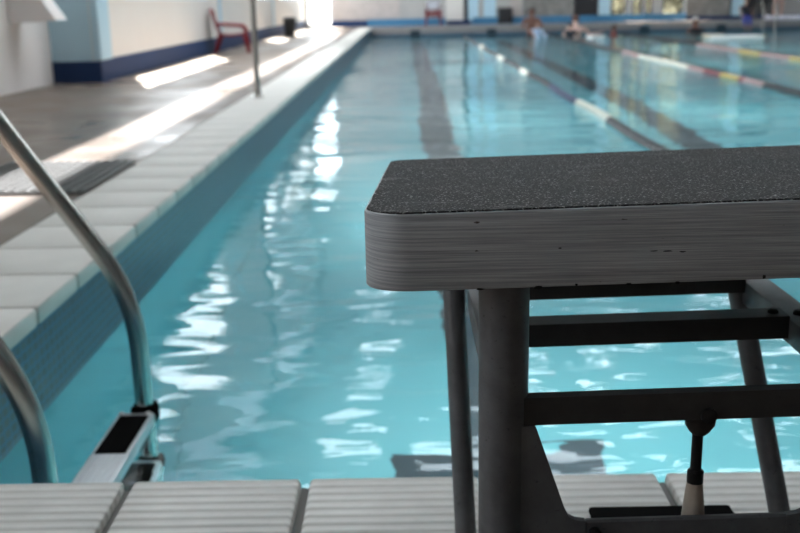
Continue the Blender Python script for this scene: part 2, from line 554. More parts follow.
M['wall_dim'] = plain('dark_grey_wall_paint', (.16, .16, .165), .6)  # dark tone set so the unseen walls bounce less onto the block
struct(obj('wall_right', boxb((RWX, YB, 0), (RWX + .2, YF, ZC)), M['wall_dim']))
struct(obj('wall_front', boxb((-3.4, YB - .2, 0), (RWX + .2, YB, ZC)), M['wall_dim']))
SKY = [(-2.28 if xa == -1.6 and c in (7.0, 10.6) else xa, xb, c, c + l_) for c, l_ in ((2.6, .7), (7.0, 2.6), (10.6, 2.6), (14.2, 2.2)) for xa, xb in ((-1.6, -.35), (.2, 1.75), (2.3, 3.6), (4.15, 6.9), (7.3, 10.4)) if c > 8 or xb < (4 if c > 5 else 2)]  # near skylights added out of view to light the pool and left wall
SKY += [(xa, xb, c, c + 1.7) for c in (20.2, 24.2) for xa, xb in ((-1.3, -.3), (2.4, 3.5), (4.3, 5.5), (7.2, 8.7))]
struct(obj('ceiling', slab_with_holes((WLX - .06, RWX + .2), (YB - .2, YF + .25), SKY, 'z', ZC, ZC + .25), M['ceiling']))
for h in SKY:
    wn += 1
    bm = nb(); f = .06
    for lo, hi in (((h[0], h[2]), (h[1], h[2] + f)), ((h[0], h[3] - f), (h[1], h[3])), ((h[0], h[2]), (h[0] + f, h[3])), ((h[1] - f, h[2]), (h[1], h[3]))):
        box(bm, (*lo, ZC + .05), (*hi, ZC + .14))
    w = struct(obj('window_%d' % wn, bm, M['frame_white']))
    struct(obj('window_pane', boxb((h[0] + .02, h[2] + .02, ZC + .09), (h[1] - .02, h[3] - .02, ZC + .10)), M['glass'], w))

# outside the far windows: sunny ground and a hedge
struct(obj('ground', boxb((-12, YF + .3, -.3), (20, YF + 9, -.05)), plain('pale_paving', (.55, .52, .44), .8)))
def m_hedge():
    m, nt, b = mat('hedge_leaves')
    f = noisetex(nt, coords(nt), 7, 5)
    r = ramp(nt, [(.35, (.07, .072, .04)), (.6, (.21, .20, .14))], f)
    nt.links.new(r.outputs[0], b.inputs['Base Color']); b.inputs['Roughness'].default_value = .7
    return m
bm = nb()
for k in range(520):
    c = Vector((random.uniform(4.2, 10.5), random.uniform(31.2, 32.0), random.uniform(-.05, 3.6)))
    r_ = bmesh.ops.create_icosphere(bm, subdivisions=1, radius=random.uniform(.14, .28))
    for v in r_['verts']:
        v.co = c + v.co * (1 + .35 * noise.noise(v.co * 9 + c))
box(bm, (4.0, 31.7, -.05), (10.7, 32.4, 3.5))  # solid core added to stop sun leaking through the hedge
tag(obj('hedge', bm, m_hedge()), 'yellow-green hedge outside the narrow dark-framed far windows', 'hedge', None, 'stuff')

# ------------------------------------------------------------------ starting block
blk = thing('starting_block', 'weathered starting block with black gritty top on a dark steel frame at the pool edge', 'starting block', (.25, .83, 0))
def L(x, y, z=0):            # world -> block local
    return Vector((x - .25, y - .83, z))
ZT0, ZT1, DEP = .4900, .4655, .455      # top height at the near and far edge, depth
TH = .0685
def board_outline(inset=0.0):
    hw0, hw1 = .2895 - inset, .2715 - inset
    rr = [.042, .042, .022, .022]
    pts = [(-hw0, inset, rr[0]), (hw0, inset, rr[1]), (hw1, DEP - inset, rr[2]), (-hw1, DEP - inset, rr[3])]
    out = []
    for i in range(4):
        a, b_, c = Vector(pts[i - 1][:2]), Vector(pts[i][:2]), Vector(pts[(i + 1) % 4][:2])
        d = pts[i][2]
        p0 = b_ + (a - b_).normalized() * d; p1 = b_ + (c - b_).normalized() * d
        ctr = p0 + (p1 - b_)
        n = 10
        for k in range(n + 1):
            ang = k / n * PI / 2
            out.append(ctr + (p0 - ctr) * math.cos(ang) + (p1 - ctr) * math.sin(ang))
    return out
def ztop(yy): return ZT0 + (ZT1 - ZT0) * yy / DEP
def board_mesh():
    bm = nb(); rows = []
    prof = [(-TH, .0012), (-TH + .0004, .0004), (-TH + .0012, 0), (-.045, 0), (-.02, 0), (-.0022, 0), (-.0006, .0006), (0, .002)]
    for dz, ins in prof:
        rows.append([bm.verts.new((p.x, p.y, ztop(p.y) + dz + .0006 * noise.noise((p.x * 30, p.y * 30, dz * 200)))) for p in board_outline(ins)])
    n = len(rows[0])
    for A, B in zip(rows, rows[1:]):
        for k in range(n):
            bm.faces.new((A[k], A[(k + 1) % n], B[(k + 1) % n], B[k]))
    bm.faces.new(rows[0]); bm.faces.new(rows[-1])
    return bm
board = obj('board', board_mesh(), M['board'], blk, True)
# gritty pad, slightly ragged at its rim
bm = nb()
A = []; B = []
o1 = board_outline(.0012)
dense = []
for i, p in enumerate(o1):
    q = o1[(i + 1) % len(o1)]
    s = max(1, int((q - p).length / .004))
    for k in range(s): dense.append(p.lerp(q, k / s))
ctr = Vector((0, DEP / 2))
for p in dense:
    j = .0012 * noise.noise((p.x * 55, p.y * 55, 3)) + .0006 * noise.noise((p.x * 260, p.y * 260, 5))
    d = (p - ctr).normalized()
    q = p - d * (.0008 + j)
    A.append(bm.verts.new((q.x, q.y, ztop(q.y) - .0005))); q2 = q - d * .0012
    B.append(bm.verts.new((q2.x, q2.y, ztop(q2.y) + .0014)))
for k in range(len(A)):
    bm.faces.new((A[k], A[(k + 1) % len(A)], B[(k + 1) % len(A)], B[k]))
bm.faces.new(B)
pad = obj('grip_surface', bm, M['grit'], board); pad['label'] = 'black gritty non-slip top'
# chipped spots on the board's edges
for (cx, cz, rx, rz) in ((.112, -.0685, .006, .003), (.19, -.068, .0035, .0016), (.232, -.0685, .0035, .002), (.306, -.066, .0022, .0028), (-.02, -.068, .003, .0015), (.145, -.067, .0018, .0018), (-.005, -.0685, .007, .001), (.062, -.068, .006, .0014),
                         (.235, -.041, .004, .0011), (.222, -.040, .006, .0007), (.21, -.0395, .005, .0007), (.35, -.027, .007, .0012), (.38, -.0265, .007, .0011), (-.012, -.032, .0028, .0009), (-.018, -.012, .0015, .0009), (.13, -.034, .002, .0008)):
    X = cx - .25; vs = []
    for k in range(9):
        a = 2 * PI * k / 9; rr = .62 + .45 * noise.noise((cx * 90 + k * 1.7, cz * 60, 1))
        vs.append(((X + math.cos(a) * rx * rr), ztop(0) + cz + math.sin(a) * rz * rr))
    if abs(X) < .245:
        obj('paint_crack', prism(nb(), vs, 'y', -.0006, .0035), M['hole'], board)
# legs of the frame
def pipe(x0, y0, z0, x1, y1, z1, r, name, n=28):
    bm = nb(); tube(bm, [L(x0, y0, z0), L(x1, y1, z1)], r, n)
    return obj(name, bm, M['steel'], blk, True)
pipe(.0862, .865, 0, .0862, .865, .4185, .0230, 'post'); pipe(.444, .865, 0, .444, .865, .4185, .0230, 'post')
pipe(.0675, 1.140, 0, .054, 1.215, .396, .0134, 'leg'); pipe(.475, 1.160, 0, .393, 1.215, .396, .0134, 'leg')
for x, y in ((.0862, .865), (.444, .865)):
    bm = lathe(nb(), [(.045, 0.0), (.045, .006), (.024, .008), (.024, .012)], L(x, y, .0015))
    obj('foot_flange', bm, M['steel'], blk, True)
# horizontal frame at mid height: side rails and crossbars (steel angle)
def angle_x(x0, x1, y, z, w, h, name):
    bm = nb(); t_ = .005
    # L section: vertical face towards the swimmer's steps, top flange behind
    prism(bm, [(L(0, y).y, z - h), (L(0, y).y + t_, z - h), (L(0, y).y + t_, z - t_), (L(0, y).y + w, z - t_), (L(0, y).y + w, z), (L(0, y).y, z)], 'x', x0 - .25, x1 - .25)
    return obj(name, bm, M['steel_bar'], blk)
angle_x(.108, .413, 1.18, .329, .03, .026, 'crossbar')
angle_x(.108, .413, 1.035, .319, .032, .0255, 'crossbar')
angle_x(.100, .425, .850, .3110, .013, .027, 'crossbar')
for xa, xb in ((.074, .108), (.413, .448)):
    bm = boxb(L(xa, .86, .286), L(xb, 1.215, .316), .004, 2)
    obj('side_rail', bm, M['steel'], blk, True)
# gussets and step bar
def gus(sx):
    bm = nb()
    P = [(.097, .2855), (.1095, .2855), (.1105, .2835), (.1385, .200), (.1425, .192), (.149, .1885), (.158, .187), (.158, .105), (.097, .105)]
    P = [((x + .0045 - .25) * sx, z - .0015) for x, z in P]
    prism(bm, P, 'y', .018, .025)
    return obj('gusset', bm, M['steel'], blk)
gus(1); gus(-1.16)
bm = boxb(L(.1625, .8485, .105), L(.369, .856, .1855), .002, 1)
stepbar = obj('step_bar', bm, M['steel'], blk)
for x in (.171, .20, .335):
    bm = lathe(nb(), [(.0065, 0), (.0065, -.004), (.004, -.0055)], L(x, .8455, .1745 if x < .19 else .150), 10, 'y')
    obj('bolt', bm, M['hole'], stepbar, True)
bm = nb()
box(bm, L(.10, .70, .100), L(.41, .85, .108), .002, 1)
obj('step_plate', bm, M['steel'], blk)
# anchor rod hanging from the near crossbar
rx, ry = .2705, .872
bm = lathe(nb(), [(.0052, .0), (.0052, .30)], L(rx, ry, .0), 14)
rod = obj('anchor_rod', bm, M['hole'], blk, True)
bm = lathe(nb(), [(.0065, 0), (.0095, .003), (.0138, .010), (.0150, .017), (.0150, .030), (.0135, .036)], L(rx, ry - .004, .262), 14)
obj('knuckle', bm, M['rust'], rod, True)
bm = lathe(nb(), [(.0075, 0), (.0075, -.006), (.0055, -.007)], L(rx + .002, ry - .019, .288), 14, 'y')
obj('knuckle_bolt', bm, M['hole'], rod, True)
bm = lathe(nb(), [(.020, .006), (.0165, .10), (.0105, .180), (.0074, .2125)], L(rx, ry, 0), 18)
o = obj('sleeve', bm, M['sleeve'], rod, True); o['label'] = 'tapered beige sleeve'
bm = lathe(nb(), [(.0078, .2105), (.0078, .222), (.0055, .224)], L(rx, ry, 0), 14)
obj('collar', bm, M['hole'], rod, True)
o = obj('anchor_plate', boxb(L(.232, .80, .002), L(.418, 1.195, .012), .004, 2), M['black'], blk, True)
# bolt heads on the rails and post
for x, y, z in ((.428, 1.05, .316), (.09, 1.05, .316), (.40, 1.05, .319), (.10, 1.05, .319)):
    obj('bolt', lathe(nb(), [(.006, 0), (.006, .003), (.0035, .005)], L(x, y, z), 8), M['hole'], blk, True)

# the block sits a touch higher on its right feet
stack = list(blk.children); done = set()
while stack:
    o = stack.pop(); stack += list(o.children)
    if o.data.name in done: continue
    done.add(o.data.name)
    for v in o.data.vertices:
        v.co.z += .0185 * v.co.x * max(0, min(1, v.co.z / .2))

# ------------------------------------------------------------------ pool ladder on the left wall
lad = thing('pool_ladder', 'stainless steel pool ladder with dark treads on the left pool wall', 'ladder', (-.62, 1.82, ZW))
def LL(x, y, z): return Vector((x + .62, y - 1.82, z - ZW))
for yy, dx, yb in ((2.10, 0, 2.10), (1.52, -.012, 1.52)):
    pts = fillet([LL(-.600 + dx, yy, -1.35), LL(-.600 + dx, yy, .045), LL(-.935 + dx, yy, .555), LL(-1.16 + dx, yy, .70), LL(-1.36 + dx, yy, .44), LL(-1.40 + dx, yy, .004)], [.13, .16, .22, .2], 10)
    o = obj('handrail', tube(nb(), pts, .0205, 20), M['stainless'], lad, True)
    obj('floor_flange', lathe(nb(), [(.06, 0), (.06, .008), (.03, .018), (.024, .02)], LL(-1.40 + dx, yy, .0015), 20), M['stainless'], lad, True)
    for z in (-.215, -.47, -.72):
        obj('bracket', boxb(LL(-.600 + dx - .028, yy - .028, z - .045), LL(-.600 + dx + .028, yy + .028, z + .012), .012, 2), M['black'], lad, True)
def tread(z):
    bm = nb()
    box(bm, LL(-.652, 1.55, z - .03), LL(-.570, 2.072, z), .006, 2)
    t_ = obj('tread', bm, M['stainless_step'], lad, True)  # pale near half stands in for a bright reflection on the dark tread
    bm = nb(); box(bm, LL(-.643, 1.86, z - .002), LL(-.579, 2.05, z + .0025), .002, 1)
    obj('dark_tread_half', bm, M['black'], t_)  # black far half shows the tread's own dark tone
    bm = nb()
    for k in range(6):
        x = -.645 + k * .0125
        box(bm, LL(x, 1.56, z - .002), LL(x + .006, 1.855, z + .0022))
    obj('grip_ribs', bm, M['stainless_step'], t_)
    for x in (-.640, -.582):
        obj('screw_cap', lathe(nb(), [(.0065, 0), (.0065, .004), (.003, .006)], LL(x, 2.058, z + .0005), 12), M['white_cap'], t_, True)
for z in (-.215, -.46, -.71): tread(z)

# ------------------------------------------------------------------ lane ropes
COL = {'k': plain('black_float', (.015, .016, .02), .4), 'w': plain('cream_float', (.72, .70, .60), .4), 'b': plain('dark_blue_float', (.02, .035, .10), .4),
       'r': plain('dark_red_float', (.20, .03, .04), .4), 'y': plain('yellow_float', (.48, .36, .12), .4), 'p': plain('faded_pink_float', (.38, .25, .24), .4)}
def rope(x, label, runs, xend=None):
    t_ = thing('lane_rope', label, 'lane rope', (x, Y0, ZW), 0, 'lane ropes floating across the pool')
    n = 60
    pts = [(.015 * math.sin(k * .9), .02 + (Y1 - Y0 - .04) * k / n, .005 + .006 * math.sin(k * 1.7)) for k in range(n + 1)]
    obj('cable', tube(nb(), pts, .006, 6), M['stainless'], t_)
    for (ya, yb, c) in runs:
        bm = nb(); y_ = ya
        while y_ < yb - .05:
            lathe(bm, [(.012, 0), (.036, .012), (.042, .045), (.036, .078), (.012, .09)], (.015 * math.sin((y_ - Y0) / (Y1 - Y0) * n * .9), y_ - Y0, .006), 8, 'y')
            y_ += .105
        obj('float_run', bm, COL[c], t_)
rope(1.52, 'lane rope nearest the left wall, with dark floats and cream patches', [(1.9, 5.2, 'k'), (5.2, 7.5, 'k'), (7.5, 8.9, 'w'), (8.9, 10.6, 'b'), (10.6, 12.3, 'k'), (12.3, 13.1, 'w'), (13.1, 15.3, 'k'), (15.3, 16.4, 'w'), (16.4, 19.4, 'k'), (19.4, 20.4, 'w'), (20.4, 26.0, 'k')])
rope(3.62, 'lane rope second from the left wall, with cream, red and yellow floats', [(1.9, 10.2, 'k'), (10.2, 10.8, 'p'), (10.8, 11.0, 'r'), (11.0, 11.6, 'y'), (11.6, 12.2, 'r'), (12.2, 12.9, 'p'), (12.9, 15.6, 'w'), (15.6, 17, 'p'), (17, 25.9, 'k')])
rope(5.45, 'lane rope third from the left wall, with faded pink and yellow floats', [(1.9, 13.6, 'k'), (13.6, 14.4, 'y'), (14.4, 15.6, 'p'), (15.6, 16.6, 'y'), (16.6, 19, 'p'), (19, 25.9, 'k')])

# ------------------------------------------------------------------ things on the left deck
# flag post
fp = thing('flag_post', 'slim upright metal post on the left coping beside the pool', 'post', (-1.07, 7.35, .002))
obj('pole', lathe(nb(), [(.020, .01), (.020, 2.2), (.012, 2.215)], (0, 0, 0), 18), M['stainless'], fp, True)
obj('base_flange', lathe(nb(), [(.045, 0), (.045, .01), (.026, .02), (.024, .06)], (0, 0, 0), 18), M['stainless'], fp, True)
# grate
M['grate'] = plain('grey_plastic_grating', (.13, .13, .125), .45, 0, .1, 10)
bm = nb()
gx0, gx1, gy0, gy1 = -1.72, -1.185, 3.60, 4.33
n = 13
for k in range(n + 1):
    x = gx0 + (gx1 - gx0) * k / n; box(bm, (x - .006, gy0, .006), (x + .006, gy1, .016))
n = 14
for k in range(n + 1):
    yy = gy0 + (gy1 - gy0) * k / n; box(bm, (gx0, yy - .0055, .001), (gx1, yy + .0055, .0125))
tag(obj('floor_mat', bm, M['grate']), 'grey open grid mat on the left deck, half in sun', 'mat')

def arm_chair(name, label, loc, rz, s=1.0):
    """low moulded plastic armchair facing local +x"""
    t_ = thing(name, label, 'chair', loc, rz, 'red plastic chairs')
    bm = nb()
    seat = [(-.16, .27), (-.05, .255), (.10, .265), (.20, .275), (.225, .262), (.21, .245), (.10, .238), (-.05, .23), (-.16, .245)]
    prism(bm, seat, 'y', -.19, .19)
    obj('seat', bm, M['red'], t_, True)
    bm = nb()   # tall rounded, slatted back
    prof = [(-.15, .25), (-.19, .36), (-.225, .48), (-.255, .58), (-.262, .605)]
    cols = [-.18, -.11, -.10, -.035, -.025, .025, .035, .10, .11, .18]
    for a, b_ in ((-.19, -.115), (-.095, -.04), (-.02, .02), (.04, .095), (.115, .19)):
        top = lambda v: 1 - .35 * (v / .19) ** 2 * .35
        pts = []
        rowsA = []
        for i, (x, z) in enumerate(prof):
            k = i / (len(prof) - 1)
            za = .25 + (z - .25) * top(a); zb = .25 + (z - .25) * top(b_)
            rowsA.append([bm.verts.new(p) for p in ((x + .012, a, za), (x + .012, b_, zb), (x - .012, b_, zb), (x - .012, a, za))])
        for P, Q in zip(rowsA, rowsA[1:]):
            for q in range(4): bm.faces.new((P[q], P[(q + 1) % 4], Q[(q + 1) % 4], Q[q]))
        bm.faces.new(rowsA[0]); bm.faces.new(rowsA[-1])
    tube(bm, [(-.19, -.185, .36), (-.192, 0, .36), (-.19, .185, .36)], .016, 8)
    tube(bm, [(-.245, -.185, .545), (-.262, -.09, .592), (-.266, 0, .606), (-.262, .09, .592), (-.245, .185, .545)], .017, 8)
    obj('backrest', bm, M['red'], t_, True)
    for sy in (-1, 1):
        bm = tube(nb(), fillet([(-.20, .2 * sy, .40), (.16, .215 * sy, .375), (.205, .205 * sy, .30), (.20, .19 * sy, .25)], .05), .019, 10)
        obj('armrest', bm, M['red'], t_, True)
        for x0, x1 in ((.19, .225), (-.15, -.235)):
            bm = tube(nb(), [(x0, .18 * sy, .26), (x0 * .5 + x1 * .5, .19 * sy, .13), (x1, .2 * sy, .003)], [.030, .024, .018], 8)
            obj('leg', bm, M['red'], t_, True)
    return t_
arm_chair('plastic_armchair', 'dark red plastic armchair by the left wall beside the slim metal post', (-2.42, 14.45, 0), .10)
c2 = arm_chair('plastic_armchair', 'red plastic armchair draped with a white towel at the far end', (.80, 27.62, 0), -PI / 2)
# towel over the far chair's back
bm = nb()
P_ = []
path = [(-.255, .40), (-.285, .50), (-.305, .58), (-.302, .635), (-.266, .655), (-.232, .635), (-.215, .58), (-.190, .50), (-.165, .43)]
rowsA = []
for x, z in path:
    rowsA.append([bm.verts.new((x + .008 * math.sin(v * 30), v, z + (.006 * math.sin(v * 19)))) for v in [-.17 + .34 * k / 16 for k in range(17)]])
for P, Q in zip(rowsA, rowsA[1:]):
    for k in range(16): bm.faces.new((P[k], P[k + 1], Q[k + 1], Q[k]))
bmesh.ops.solidify(bm, geom=bm.faces[:], thickness=.007)
tw = obj('towel', bm, M['towel'], None, True)
tw.location = (.80, 27.62, 0); tw.rotation_euler = (0, 0, -PI / 2)
tag(tw, 'white towel hung over the back of the red chair at the far end', 'towel')
# bin
bn = thing('litter_bin', 'black cylindrical litter bin standing by the left wall beyond the red chair', 'bin', (-2.36, 21.3, 0))
obj('body', lathe(nb(), [(.105, .002), (.135, .34), (.13, .34), (.10, .02)], (0, 0, 0), 28), M['bin'], bn, True)
bm = nb(); tube(bm, [(.14 * math.cos(2 * PI * k / 28), .14 * math.sin(2 * PI * k / 28), .355) for k in range(28)], .014, 8, False, True)
obj('rim', bm, M['bin'], bn, True)
obj('lid', lathe(nb(), [(.132, .345), (.12, .385), (.05, .40), (.0, .401)][:3], (0, 0, 0), 28), M['bin'], bn, True)
# wall-hung trough near the left edge
cb = thing('wall_cabinet', 'pinkish white wall-hung box with a slanted side high at the far left', 'cabinet', (-3.18, 8.2, 0))
bm = prism(nb(), [(0, .545), (.385, .565), (.30, .70), (.17, .93), (0, .93)], 'y', .08, .35)
obj('body', bm, M['wall_pink'], cb)
obj('lid', boxb((0, .06, .931), (.185, .37, .95), .004), M['wall_white'], cb)

# dark box on the far wall foot
bx = thing('speaker_box', 'small black box standing at the far wall between two pale panels', 'box', (2.80, 28.40, 0))
obj('body', boxb((-.20, -.12, .04), (.20, .12, .44), .02), M['bin'], bx, True)
obj('front_panel', boxb((-.16, -.128, .08), (.16, -.118, .40), .004), M['frame_dark'], bx)
for sx in (-.16, .16):
    obj('foot', lathe(nb(), [(.02, 0), (.025, .042)], (sx, 0, .0), 10), M['bin'], bx)

# ------------------------------------------------------------------ people
SK = {}
def skinmat(name, col):
    m, nt, b = mat(name)
    r = ramp(nt, [(.3, [c * .9 for c in col]), (.7, [min(1, c * 1.1) for c in col])], noisetex(nt, coords(nt), 14, 3))
    nt.links.new(r.outputs[0], b.inputs['Base Color']); b.inputs['Roughness'].default_value = .45
    b.inputs['Subsurface Weight'].default_value = .05
    return m
SK['pale'] = skinmat('pale_skin', (.62, .40, .34)); SK['brown'] = skinmat('brown_skin', (.17, .075, .05)); SK['tan'] = skinmat('tan_skin', (.40, .23, .17))

def figure(name, label, loc, rz, H, skin, pose=None, hair=None, wear=(), cap=None):
    """one continuous skinned body; pose gives joints as fractions of height, facing local -y"""
    J = dict(pel=(0, 0, .52), spi=(0, .004, .60), che=(0, .004, .72), nek=(0, .006, .805), hd0=(0, -.006, .868), hd1=(0, -.012, .92), hd2=(0, -.004, .965), nos=(0, -.062, .912))
    for s, n_ in ((-1, 'L'), (1, 'R')):
        J.update({'sh' + n_: (s * .108, .006, .79), 'el' + n_: (s * .135, .01, .62), 'wr' + n_: (s * .145, -.03, .475), 'ha' + n_: (s * .146, -.04, .44),
                  'hi' + n_: (s * .05, 0, .495), 'kn' + n_: (s * .055, -.006, .275), 'an' + n_: (s * .056, .012, .045), 'to' + n_: (s * .064, -.085, .016), 'ear' + n_: (s * .046, .004, .912)})
    if pose: J.update(pose)
    R = dict(pel=(.088, .066), spi=(.074, .056), che=(.090, .062), nek=(.034, .034), hd0=(.036, .044), hd1=(.045, .054), hd2=(.036, .042), nos=(.009, .009))
    for n_ in 'LR':
        R.update({'sh' + n_: (.036, .036), 'el' + n_: (.024, .024), 'wr' + n_: (.0155, .0155), 'ha' + n_: (.020, .012), 'hi' + n_: (.056, .056), 'kn' + n_: (.034, .034), 'an' + n_: (.022, .022), 'to' + n_: (.02, .015), 'ear' + n_: (.011, .014)})
    E_ = [('pel', 'spi'), ('spi', 'che'), ('che', 'nek'), ('nek', 'hd0'), ('hd0', 'hd1'), ('hd1', 'hd2'), ('hd1', 'nos')]
    for n_ in 'LR':
        E_ += [('che', 'sh' + n_), ('sh' + n_, 'el' + n_), ('el' + n_, 'wr' + n_), ('wr' + n_, 'ha' + n_), ('pel', 'hi' + n_), ('hi' + n_, 'kn' + n_), ('kn' + n_, 'an' + n_), ('an' + n_, 'to' + n_), ('hd1', 'ear' + n_)]
    # fingers and thumb rooted in the palm
    for s, n_ in ((-1, 'L'), (1, 'R')):
        w, h = Vector(J['wr' + n_]), Vector(J['ha' + n_])
        d = (h - w).normalized(); side = Vector((0, 1, 0)) if abs(d.y) < .8 else Vector((0, 0, 1))
        side = (side - side.dot(d) * d).normalized(); curl = side.cross(d) * s
        for k, ln in enumerate((.040, .046, .043, .033)):
            a, b_ = 'f%d%s' % (k, n_), 'g%d%s' % (k, n_)
            off = side * (-.018 + .012 * k)
            J[a] = h + off + d * ln * .55; J[b_] = h + off + d * ln - curl * .012
            R[a] = (.0055, .0055); R[b_] = (.0045, .0045)
            E_ += [('ha' + n_, a), (a, b_)]
        a, b_ = 'th' + n_, 'ti' + n_
        J[a] = w + d * .012 - side * .026; J[b_] = w + d * .036 - side * .036; R[a] = (.008, .008); R[b_] = (.0055, .0055)
        E_ += [('wr' + n_, a), (a, b_)]
    names = list(J); idx = {n_: i for i, n_ in enumerate(names)}
    me = bpy.data.meshes.new(name)
    me.from_pydata([Vector(J[n_]) * H for n_ in names], [(idx[a], idx[b_]) for a, b_ in E_], [])
    tmp = bpy.data.objects.new('tmp', me); C.objects.link(tmp)
    sk = tmp.modifiers.new('s', 'SKIN'); sk.use_smooth_shade = True; sk.branch_smoothing = .6
    layer = me.skin_vertices[0].data
    for n_ in names:
        layer[idx[n_]].radius = (R[n_][0] * H, R[n_][1] * H)
        layer[idx[n_]].use_root = (n_ == 'pel')
    sub = tmp.modifiers.new('d', 'SUBSURF'); sub.levels = 1; sub.render_levels = 1
    dg = bpy.context.evaluated_depsgraph_get()
    body = bpy.data.meshes.new_from_object(tmp.evaluated_get(dg)); body.name = name
    bpy.data.objects.remove(tmp)
    t_ = thing(name, label, 'person', loc, rz)
    bo = link('body', body, skin, t_)
    for p in body.polygons: p.use_smooth = True
    hc = Vector(J['hd1']) * H; top = Vector(J['hd2']) * H
    up = (top - hc).normalized(); fwd = (Vector(J['nos']) - Vector(J['hd1'])); fwd = (fwd - fwd.dot(up) * up).normalized(); sd = fwd.cross(up)
    for s in (-1, 1):
        obj('eye', ball(nb(), hc + fwd * .047 * H + sd * s * .018 * H + up * .004 * H, .0065 * H, 8), M['black'], t_, True)
    obj('mouth', ball(nb(), hc + fwd * .047 * H - up * .030 * H, .009 * H, 8, (1.4, .5, .4)), M['red'], t_, True)
    def shell(nm, test, off, m_):
        bm = nb(); bm.from_mesh(body)
        bm.normal_update()
        kill = [f for f in bm.faces if not test(f.calc_center_median())]
        bmesh.ops.delete(bm, geom=kill, context='FACES')
        if not bm.faces: bm.free(); return
        left = set(bm.faces); isl = []
        while left:
            st = [left.pop()]; cur = set(st)
            while st:
                for e in st.pop().edges:
                    for g in e.link_faces:
                        if g in left: left.discard(g); cur.add(g); st.append(g)
            isl.append(cur)
        isl.sort(key=lambda c: sum(g.calc_area() for g in c))
        bmesh.ops.delete(bm, geom=[g for c in isl[:-1] for g in c], context='FACES')
        bmesh.ops.delete(bm, geom=[v for v in bm.verts if not v.link_faces], context='VERTS')
        for v in bm.verts: v.co += v.normal * off
        bmesh.ops.solidify(bm, geom=bm.faces[:], thickness=off * .8)
        obj(nm, bm, m_, t_, True)
    def is_hair(c):
        d = c - hc
        return d.length < .10 * H and (d.dot(up) > .014 * H or (d.dot(fwd) < .0 and d.dot(up) > -.035 * H)) and not (d.dot(fwd) > .03 * H and d.dot(up) < .03 * H)
    if hair: shell('hair', is_hair, .009 * H, hair)
    if cap: shell('swim_cap', lambda c: (c - hc).length < .10 * H and (c - hc).dot(up) > .004 * H, .008 * H, cap)
    for nm, z0_, z1_, xm, m_ in wear:
        shell(nm, lambda c: z0_ * H < c.z < z1_ * H and abs(c.x) < xm * H, .009 * H, m_)
    return t_
HAIR = {'dark': plain('dark_hair', (.02, .015, .013), .6, 0, .3, 60), 'brown': plain('brown_hair', (.10, .045, .03), .6, 0, .3, 60), 'blond': plain('blond_hair', (.55, .42, .20), .6, 0, .2, 60)}
CL = {'pblue': plain('pale_blue_cloth', (.45, .58, .75), .8), 'blue': plain('royal_blue_cloth', (.03, .05, .32), .8), 'dark': plain('dark_cloth', (.02, .022, .03), .8), 'red': plain('red_cloth', (.2, .03, .03), .8), 'yel': plain('pale_yellow_cloth', (.62, .52, .26), .8)}
def lift(**k): return k
reach = dict(elR=(.20, -.03, .70), wrR=(.31, -.05, .73), haR=(.345, -.055, .735))
armsfwd = dict(elR=(.15, -.10, .67), wrR=(.11, -.20, .66), haR=(.10, -.235, .66), elL=(-.15, -.10, .67), wrL=(-.11, -.20, .66), haL=(-.10, -.235, .66))
WD = ZB + .004
# 1 dark swimmer standing against the far wall
figure('person', 'brown-skinned swimmer standing upright in the water against the far pool wall', (3.26, 26.2, WD + .62), 0, 1.62, SK['brown'], armsfwd, HAIR['dark'], [('trunks', .40, .55, .11, CL['dark'])])
# 2 child in pale blue top
figure('person', 'swimmer in a pale blue top low in the water left of the dark-haired swimmer', (3.28, 25.3, -.955), .4, 1.10, SK['tan'], armsfwd, HAIR['brown'], [('swim_top', .50, .815, .13, CL['pblue'])])
# 3 dark-haired swimmer
figure('person', 'dark-haired swimmer in a dark top between the pale blue top and the bare-backed man', (3.90, 24.0, -.955), 2.6, 1.10, SK['tan'], armsfwd, HAIR['dark'], [('swim_top', .50, .81, .13, CL['dark'])])
# 4 bare-backed man, arm reaching right
figure('person', 'pale bare-backed man standing in the water with one arm stretched out', (4.26, 25.5, WD + .20), PI, 1.86, SK['pale'], dict(elL=(-.20, -.03, .70), wrL=(-.31, -.05, .72), haL=(-.345, -.055, .725), elR=(.17, -.02, .64), wrR=(.20, -.10, .56), haR=(.20, -.13, .55)), HAIR['brown'], [('trunks', .40, .55, .11, CL['red'])])
# 5 dark head
figure('person', 'dark-haired swimmer in dark red low in the water right of the bare-backed man', (5.0, 24.5, -1.22), 1.2, 1.30, SK['brown'], armsfwd, HAIR['dark'], [('swim_top', .50, .815, .13, CL['red'])])
# 6 white cap
figure('person', 'swimmer in a white cap at the far edge in front of the grey stone wall', (7.42, 26.2, WD + .26), .3, 1.66, SK['brown'], armsfwd, None, [('swim_top', .50, .80, .13, CL['dark'])], plain('white_swim_cap', (.80, .77, .74), .4))
# 7 child sitting on the far edge
sit = dict(hiL=(-.055, 0, .50), hiR=(.055, 0, .50), knL=(-.06, -.20, .51), knR=(.06, -.20, .51), anL=(-.06, -.23, .29), anR=(.06, -.23, .29), toL=(-.062, -.30, .25), toR=(.062, -.30, .25), elR=(.15, -.05, .63), wrR=(.12, -.15, .56), haR=(.10, -.18, .555), elL=(-.15, -.05, .63), wrL=(-.12, -.15, .56), haL=(-.10, -.18, .555))
figure('person', 'blond child in blue trousers sitting on the far pool edge by the chrome ladder', (8.98, 27.12, -.49), 0, 1.08, SK['tan'], sit, HAIR['blond'], [('trousers', .33, .57, .12, CL['blue']), ('top', .58, .80, .13, CL['dark'])])
# 8 standing adult
figure('person', 'bare-legged adult standing on the far deck at the right', (10.06, 27.75, 0), .2, 1.74, SK['pale'], None, HAIR['brown'], [('trunks', .36, .56, .12, CL['dark'])])

